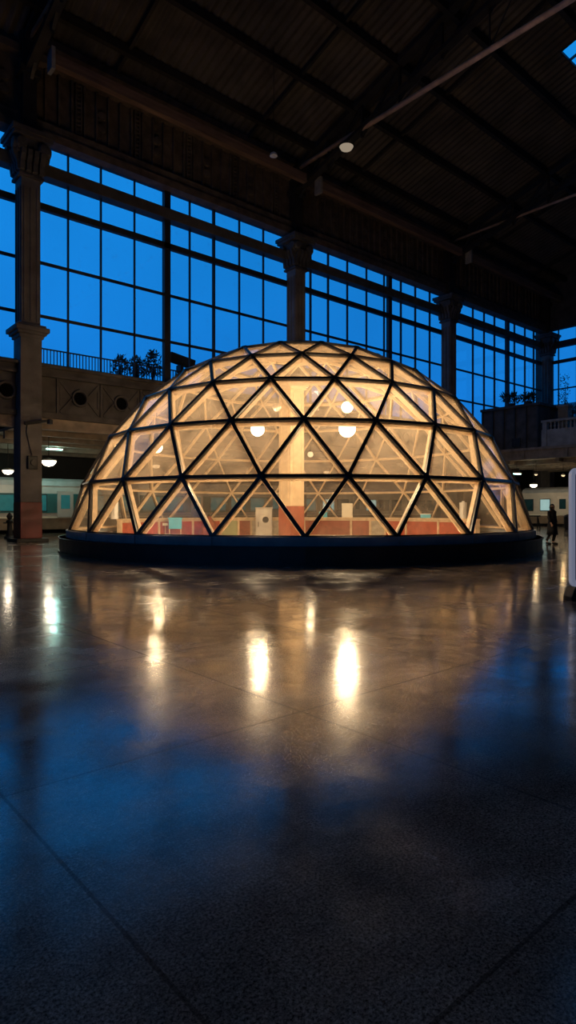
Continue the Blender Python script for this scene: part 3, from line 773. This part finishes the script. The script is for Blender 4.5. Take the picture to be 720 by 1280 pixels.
# pendants inside the dome
def point(p, e_, c, r_, parent=None):
    L_ = bpy.data.lights.new('lamp_light', 'POINT'); L_.energy = e_; L_.color = c; L_.shadow_soft_size = r_
    o = bpy.data.objects.new('lamp_light', L_); COL.objects.link(o)
    if parent is not None: o.parent = parent; o.location = Vector(p)-Vector(parent.location)
    else: o.location = p
    return o
WARM = (1.0,.74,.44)
def pendant(p, rad, ztop, label, lit=True, e_=300, group='pendant lamps inside the dome', m_='bulb', cap='dark'):
    t = thing('pendant_lamp', label, 'lamp', tuple(p), group)
    MB().lathe(p, [(.02*rad,-rad)]+[(rad*math.cos(a), rad*math.sin(a)) for a in [math.radians(q) for q in range(-75,76,15)]]+[(.3*rad,rad)], 18).build('globe', M_[m_] if lit else M_['galv'], t, smooth=True)
    MB().lathe(p+Vector((0,0,rad*.9)), [(rad*.45,0),(rad*.5,.06),(rad*.3,.16),(.03,.22)], 12).build('socket', M_[cap], t)
    MB().tube([p+Vector((0,0,rad+.15)), Vector((p.x,p.y,ztop))], .012, 5).build('cord', M_['dark'], t)
    if lit and e_: point(p-Vector((0,0,rad+.10)), e_, WARM, rad, t)
    return t
def dome_z(p):
    d2 = (p.x-DC.x)**2+(p.y-DC.y)**2
    return ZC+math.sqrt(max(0,RS*RS-d2))-.22
for px, py, d, rad, e_, lab in [
    (322,537,22,.24,640,'lit globe pendant left of centre under the dome'),
    (434,509,25,.23,580,'upper lit globe pendant of the pair right of centre'),
    (434,536,20.5,.28,740,'lower larger lit globe pendant of the pair right of centre'),
    (196,559,23,.21,520,'lit globe pendant at the far left of the dome')]:
    p = PX(px,py,d); pendant(p, rad, dome_z(p), lab, True, e_)
p = PX(346,509,22); pendant(p, .15, dome_z(p), 'unlit dark pendant above the left centre globe', False)
p = PX(388,568,30); pendant(p, .14, dome_z(p), 'small dim globe pendant beside the column seen through the dome', True, 40, m_='faint')

# ------------------------------------------------------------------ lamps hanging from the roof
p = PX(342,193,31)
t = thing('pendant_lamp', 'tiny unlit lamp on a long wire hanging below the roof beam end', 'lamp', tuple(p), 'lamps under the roof')
MB().lathe(p, [(.05,-.12),(.2,-.08),(.16,.04),(.05,.12)], 14).build('shade', M_['white'], t)
MB().tube([p+Vector((0,0,.1)), Vector((p.x,p.y,roofz(p.y)))], .02, 5).build('cord', M_['dark'], t)
# on the tie pipe
pz = 22.3; 
rr = (433-360)/780; f_ = CX[2]/(rr*SA+CA); p = W(rr*f_, f_, 22.25)
t = thing('pendant_lamp', 'cream bowl lamp fixed under the tan tie pipe of the roof', 'lamp', tuple(p), 'lamps under the roof')
MB().lathe(p, [(.05,-.2),(.32,-.16),(.42,0),(.3,.1),(.08,.2)], 18).build('bowl', M_['fixture'], t, smooth=True)
MB().lathe(p, [(.42,-.03),(.48,.0),(.42,.04)], 18).build('rim', M_['steel'], t)
MB().tube([p+Vector((0,0,.15)), p+Vector((0,0,.4))], .04, 6).build('stem', M_['steel'], t)

# ------------------------------------------------------------------ lamps under the galleries
def hang(px, py, d, label, m_, col, e_, ztop, style='bowl', rad=.3):
    p = PX(px,py,d)
    t = thing('platform_lamp', label, 'lamp', tuple(p), 'lamps under the galleries')
    if style == 'bowl':
        MB().lathe(p, [(.03,-rad*.8),(rad*.6,-rad*.65),(rad*.92,-rad*.3),(rad,0),(rad*.3,.03)], 18).build('bowl', M_[m_], t, smooth=True)
        MB().lathe(p, [(rad*1.05,0),(rad*1.05,.05),(.05,.14)], 18).build('cap', M_['galv'], t)
        q = p-Vector((0,0,rad+.1))
    else:
        MB().box(p+Vector((-.45,-.12,-.06)), p+Vector((.45,.12,0))).build('diffuser', M_[m_], t)
        MB().box(p+Vector((-.5,-.16,0)), p+Vector((.5,.16,.08))).build('tray', M_['galv'], t)
        q = p-Vector((0,0,.25))
    MB().tube([p+Vector((0,0,.05)), Vector((p.x,p.y,ztop))], .02, 5).build('rod', M_['dark'], t)
    point(q, e_, col, .15, t)
hang(61,576,33,'white half-globe lamp hanging beside the left column','whitelamp',(1,.82,.6),38,5.6,rad=.38)
hang(68,561,37,'greenish white strip lamp above the half-globe lamp','cool',(.5,1,.88),75,5.6,'strip')
hang(10,588,35,'soft oval lamp near the left edge of the photo','whitelamp',(1,.82,.6),22,5.6,rad=.3)
hang(646,592,50,'greenish strip lamp under the end gallery right of the dome','cool',(.75,1,.8),25,5.3,'strip')
hang(667,606,51,'round bright lamp under the end gallery above the person','bulb',(1,.9,.72),55,5.3,rad=.28)
hang(670,593,49,'small warm lamp under the end gallery','faint',(1,.65,.3),18,5.3,rad=.12)
hang(704,594,50,'small warm lamp under the end gallery at the right edge','faint',(1,.65,.3),22,5.3,rad=.14)
for i, (x, y) in enumerate(((33,33.5),(44,33.5),(20,36))):
    p = Vector((x,y,4.3)); labs = ['dim platform lamp behind the dome centre','dim platform lamp behind the right flank of dome','dim platform lamp behind the left flank of dome']
    t = thing('platform_lamp', labs[i], 'lamp', tuple(p), 'lamps under the galleries')
    MB().lathe(p, [(.03,-.2),(.2,-.15),(.27,0),(.1,.05)], 14).build('bowl', M_['faint'], t, smooth=True)
    MB().tube([p, Vector((x,y,5.6))], .02, 5).build('rod', M_['dark'], t)
    point(p-Vector((0,0,.4)), 45, (1,.8,.55), .15, t)

# ------------------------------------------------------------------ trains
def carriage(xa, xb, y, label, bodym, winm, rot=False, n=9, bandm=None, doors=True, wf=.36):
    """body runs along local x from 0 to L, side facing -y"""
    L_ = xb-xa
    t = thing('train_carriage', label, 'train', (xa,y,0) if not rot else (y,xa,0), 'train carriages beyond the galleries', rz=0 if not rot else math.pi/2)
    MB().prism([(0,.95),(2.7,.95),(2.75,2.0),(2.62,2.9),(.13,2.9),(-.05,2.0)], 0, L_, 'x').build('body', M_[bodym], t, local=True)
    MB().prism([(.08,2.9),(2.67,2.9),(2.4,3.2),(1.9,3.38),(.8,3.38),(.3,3.2)], .05, L_-.05, 'x').build('roof', M_['train_roof'], t, local=True)
    MB().prism([(.02,.25),(2.68,.25),(2.7,.95),(0,.95)], .1, L_-.1, 'x').build('skirt', M_['train_skirt'], t, local=True)
    MB().box((0,-.03,.93),(L_,.02,1.03)).build('waist_stripe', M_['cream'], t, local=True)
    if bandm: MB().box((.1,-.075,1.25),(L_-.1,.0,2.42)).build('window_band', M_[bandm], t, local=True)
    w = L_/n
    for i in range(n):
        x = w*(i+.5); door = doors and i % 4 == 2
        if door:
            d = MB().box((x-.5,-.10,.97),(x+.5,-.02,2.6)).build('door', M_[bodym], t, local=True, bevel=.02)
            MB().box((x-.28,-.12,1.5),(x+.28,-.09,2.35)).build('door_window', M_[winm], d, local=True)
        else:
            ws = wf*w
            fr = MB().box((x-ws-.05,-.095,1.33),(x+ws+.05,-.05,2.37)).build('window_frame', M_['dark'], t, local=True)
            MB().box((x-ws,-.11,1.38),(x+ws,-.09,2.32)).build('window_glass', M_[winm if (i+n) % 3 != 0 else ('win_bright' if winm == 'win_dark' else winm)], fr, local=True)
    m = MB()
    for x in (1.6,3.6,L_-3.6,L_-1.6):
        for yy in (.3,2.4): m.lathe((x,yy,.4), [(.1,-.06),(.4,-.05),(.4,.06),(.1,.07)], 16, 1)
    m.build('wheel', M_['dark'], t, local=True)
    return t
carriage(3.0, 19.5, 38.2, 'white carriage with teal window band beyond the left column', 'train_white', 'win_teal', bandm='train_teal', n=9)
carriage(19.9, 36.4, 38.2, 'teal windowed white carriage seen through the dome centre', 'train_white', 'win_teal', bandm='train_teal', n=9)
carriage(36.8, 53.3, 38.2, 'pale carriage seen through the right half of the dome', 'train_cream', 'win_dark', n=9)
# carriage under the end gallery: side faces the camera (towards -X)
L_ = 26.0
t = carriage(2.2, 28.2, 53.0, 'cream carriage with small windows under the end gallery', 'train_cream', 'win_dark', n=17, wf=.27)
t.location = (52.0, 28.3, 0); t.rotation_euler = (0,0,-math.pi/2)

# ------------------------------------------------------------------ things standing on the floor
p = W(-348/780*31.5, 31.5)
t = thing('bollard', 'black cast iron bollard left of the left column', 'bollard', tuple(p))
MB().lathe(p, [(.26,0),(.26,.08),(.18,.14),(.13,.3),(.11,.75),(.17,.82),(.17,.88),(.09,.95)], 16).build('post', M_['dark'], t, smooth=False)
MB().lathe(p+Vector((0,0,.95)), [(.06,0),(.14,.1),(.15,.18),(.08,.28),(.02,.36)], 14).build('finial', M_['dark'], t)
MB().tube([p+Vector((-.3,0,.78)), p+Vector((.3,0,.78))], .03, 8).build('cross_bar', M_['dark'], t)

p = W((711-360)/780*46, 46)
t = thing('litter_bin', 'dark litter bin in front of the cream carriage at the right edge', 'bin', tuple(p))
MB().lathe(p, [(.26,0),(.32,.1),(.34,.85),(.36,.9)], 16).build('drum', M_['dark'], t)
MB().lathe(p+Vector((0,0,.9)), [(.36,0),(.3,.12),(.12,.2),(.02,.21)], 16).build('lid', M_['dark'], t)
p = W((666-360)/780*47, 47)
t = thing('trestle', 'small dark trestle in front of the cream carriage beside the dome', 'trestle', tuple(p))
MB().box(p+Vector((-.1,-.55,.92)), p+Vector((.1,.55,1.02))).build('top_bar', M_['dark'], t)
for s1 in (-1,1):
    for s2 in (-1,1):
        MB().beam(p+Vector((s2*.22,s1*.5,0)), p+Vector((0,s1*.4,.93)), .07, .05, (0,1,0)).build('leg', M_['dark'], t)

# totem at the right edge
p = W(4.52, 10.0)
t = thing('display_totem', 'tall white-framed display stand on black foot at the right edge', 'sign', tuple(p), rz=-math.radians(41)+.12)
def rr_poly(x0, x1, z0, z1, r_, n=6):
    out = []
    for cx, cz, a0 in ((x1-r_,z0+r_,-90),(x1-r_,z1-r_,0),(x0+r_,z1-r_,90),(x0+r_,z0+r_,180)):
        for k in range(n+1):
            a = math.radians(a0+90*k/n); out.append((cx+r_*math.cos(a), cz+r_*math.sin(a)))
    return out
MB().prism(rr_poly(0,.86,.2,2.12,.12), -.05, .05).build('frame', M_['frame_glow'], t, local=True, bevel=.012)
MB().prism(rr_poly(.06,.80,.28,2.06,.07), -.062, .062).build('screen', M_['screen'], t, local=True)
MB().prism([(-.05,0),(.91,0),(.91,.06),(.84,.22),(.02,.22),(-.05,.06)], -.13, .13).build('foot', M_['dark'], t, local=True, bevel=.015)

# ------------------------------------------------------------------ person
def skinned(name, pts, links, m_, parent, lv=2):
    me = bpy.data.meshes.new(name); me.from_pydata([q[0] for q in pts], links, []); me.materials.append(m_)
    o = bpy.data.objects.new(name, me); COL.objects.link(o); o.parent = parent
    s = o.modifiers.new('skin', 'SKIN'); s.use_smooth_shade = True
    for i, q in enumerate(pts):
        me.skin_vertices[0].data[i].radius = q[1]
    me.skin_vertices[0].data[0].use_root = True
    sb = o.modifiers.new('sub', 'SUBSURF'); sb.levels = lv; sb.render_levels = lv
    return o
p = W(330/780*26.0, 26.0)
t = thing('person', 'person in long black coat walking between the dome and the cream carriage', 'person', tuple(p), rz=-math.radians(41)+.5)
R = lambda x: (x, x)
pts = [((0,0,.93),(.15,.11)),((0,0,1.08),(.125,.09)),((0,0,1.25),(.15,.10)),((0,.0,1.38),(.12,.085)),((0,-.01,1.45),(.05,.05)),((0,-.015,1.50),(.055,.06)),((0,-.02,1.57),(.078,.095)),((0,-.01,1.64),(.06,.075)),
 ((.16,0,1.37),R(.055)),((.21,.03,1.12),R(.042)),((.22,-.04,.88),R(.032)),((.22,-.06,.80),(.035,.02)),
 ((-.16,0,1.37),R(.055)),((-.21,-.02,1.12),R(.042)),((-.21,-.12,.90),R(.032)),((-.21,-.15,.83),(.035,.02)),
 ((.08,0,.84),R(.085)),((.08,-.08,.47),R(.058)),((.07,.0,.09),R(.036)),((.07,-.12,.035),(.035,.028)),
 ((-.08,0,.84),R(.085)),((-.07,.02,.47),R(.058)),((-.06,.20,.13),R(.036)),((-.06,.12,.035),(.035,.028))]
links = [(0,1),(1,2),(2,3),(3,4),(4,5),(5,6),(6,7),(3,8),(8,9),(9,10),(10,11),(3,12),(12,13),(13,14),(14,15),(0,16),(16,17),(17,18),(18,19),(0,20),(20,21),(21,22),(22,23)]
body = skinned('body', pts, links, M_['skin'], t)
for sgn, hx, hy in ((1,.22,-.06),(-1,-.21,-.15)):
    for j in range(4):
        MBf = MB().tube([(hx,hy-.02+j*.016-.01,.80 if sgn>0 else .83),(hx+.004*sgn,hy-.035+j*.016,.745 if sgn>0 else .775),(hx-.008*sgn,hy-.04+j*.016,.71+(.008 if j in (0,3) else 0) if sgn>0 else .74)], [.009,.008,.006], 6)
        MBf.build('finger', M_['skin'], t, local=True, smooth=True)
    z = .81 if sgn > 0 else .84
    MB().tube([(hx,hy-.03,z),(hx-.01*sgn,hy-.06,z-.03),(hx-.015*sgn,hy-.065,z-.055)], [.011,.009,.007], 6).build('thumb', M_['skin'], t, local=True, smooth=True)
MB().tube([(0,-.105,1.575),(0,-.128,1.56),(0,-.112,1.545)], [.008,.012,.008], 6).build('nose', M_['skin'], t, local=True, smooth=True)
for sx in (-1,1):
    MB().lathe((sx*.03,-.104,1.582), [(.002,-.008),(.011,-.004),(.011,.003),(.002,.006)], 8, 1).build('eye', M_['dark'], t, local=True)
    MB().lathe((sx*.082,-.015,1.57), [(.004,-.03),(.016,-.015),(.016,.015),(.006,.03)], 8).build('ear', M_['skin'], t, local=True)
MB().box((-.025,-.108,1.52),(.025,-.10,1.528)).build('mouth', M_['redpaint'], t, local=True)
cp = [(.15,.80),(.225,.42),(.235,.40),(.205,.62),(.185,.85),(.165,1.02),(.19,1.22),(.20,1.33),(.13,1.43),(.06,1.47)]
c = MB(); vs = []; fs = []; n_ = 22
for i, (r_, z) in enumerate(cp):
    for k in range(n_):
        a = 2*math.pi*k/n_; fl = 1+(.05*math.sin(5*a) if z < .9 else 0)
        vs.append((r_*fl*math.cos(a)*1.0, r_*fl*math.sin(a)*(.78 if z > 1 else .95), z))
for i in range(len(cp)-1):
    for k in range(n_): fs.append((i*n_+k,i*n_+(k+1)%n_,(i+1)*n_+(k+1)%n_,(i+1)*n_+k))
coat = c.add(vs, fs).build('coat', M_['coat'], t, local=True, smooth=True)
for sgn, a_ in ((1, [(.15,0,1.38),(.215,.03,1.12),(.222,-.03,.90)]),(-1, [(-.15,0,1.38),(-.215,-.02,1.12),(-.212,-.10,.92)])):
    MB().tube(a_, [.08,.066,.055], 12).build('sleeve', M_['coat'], coat, local=True, smooth=True)
for pts_ in ([(.08,0,.86),(.08,-.08,.47),(.07,.0,.14)],[(-.08,0,.86),(-.07,.02,.47),(-.06,.20,.17)]):
    MB().tube(pts_, [.105,.078,.055], 12).build('trouser_leg', M_['coat'], t, local=True, smooth=True)
for (x, y, z) in ((.07,-.05,0),(-.06,.18,.0)):
    MB().tube([(x,y+.06,z+.05),(x,y-.06,z+.045),(x,y-.17,z+.03)], [.045,.048,.032], 10).build('shoe', M_['dark'], t, local=True, smooth=True)
hp = [(.03,1.685),(.075,1.67),(.10,1.63),(.105,1.57),(.098,1.50),(.085,1.46)][::-1]
h = MB(); vs = []; fs = []; n_ = 16
for i, (r_, z) in enumerate(hp):
    for k in range(n_+1):
        a = math.radians(-50+280*k/n_) if z < 1.62 else 2*math.pi*k/n_
        vs.append((r_*math.cos(a)*.95, r_*math.sin(a)*1.05+.005, z))
m_ = n_+1
for i in range(len(hp)-1):
    for k in range(n_): fs.append((i*m_+k,i*m_+k+1,(i+1)*m_+k+1,(i+1)*m_+k))
fs.append(tuple(range((len(hp)-1)*m_,(len(hp)-1)*m_+n_)))
h.add(vs, fs); ho = h.build('hair', M_['hair'], t, local=True, smooth=True)
sd = ho.modifiers.new('thick', 'SOLIDIFY'); sd.thickness = .012

# ------------------------------------------------------------------ world
w = bpy.data.worlds.new('dusk'); SC.world = w; w.use_nodes = True
t = w.node_tree; t.nodes.clear()
o = t.nodes.new('ShaderNodeOutputWorld'); b = t.nodes.new('ShaderNodeBackground')
tc = t.nodes.new('ShaderNodeTexCoord'); sp = t.nodes.new('ShaderNodeSeparateXYZ'); rp = t.nodes.new('ShaderNodeValToRGB')
t.links.new(tc.outputs['Generated'], sp.inputs[0]); t.links.new(sp.outputs[2], rp.inputs[0])
rp.color_ramp.elements[0].position = 0; rp.color_ramp.elements[0].color = (.008,.18,.68,1)
rp.color_ramp.elements[1].position = .55; rp.color_ramp.elements[1].color = (.009,.285,.85,1)
e2 = rp.color_ramp.elements.new(1.0); e2.color = (.006,.11,.45,1)
ns = t.nodes.new('ShaderNodeTexNoise'); ns.inputs['Scale'].default_value = 2.5; ns.inputs['Detail'].default_value = 3
t.links.new(tc.outputs['Generated'], ns.inputs['Vector'])
mr = t.nodes.new('ShaderNodeMapRange'); mr.inputs[1].default_value = .3; mr.inputs[2].default_value = .7; mr.inputs[3].default_value = .82; mr.inputs[4].default_value = 1.12
t.links.new(ns.outputs['Fac'], mr.inputs[0]); t.links.new(rp.outputs[0], b.inputs[0]); t.links.new(mr.outputs[0], b.inputs[1])
t.links.new(b.outputs[0], o.inputs[0])

# ------------------------------------------------------------------ camera
cam = bpy.data.cameras.new('camera'); co = bpy.data.objects.new('camera', cam); COL.objects.link(co)
co.location = (0,0,HC); co.rotation_euler = (math.pi/2,0,-(math.pi/2-A))
cam.sensor_fit = 'VERTICAL'; cam.sensor_height = 24; cam.lens = 780/1280*24; cam.shift_y = -3/1280
cam.clip_end = 500
SC.camera = co
SC.view_settings.view_transform = 'Standard'; SC.view_settings.look = 'None'
SC.view_settings.gamma = 1; SC.view_settings.use_curve_mapping = False; SC.view_settings.exposure = 0
SC.cycles.transparent_max_bounces = 24
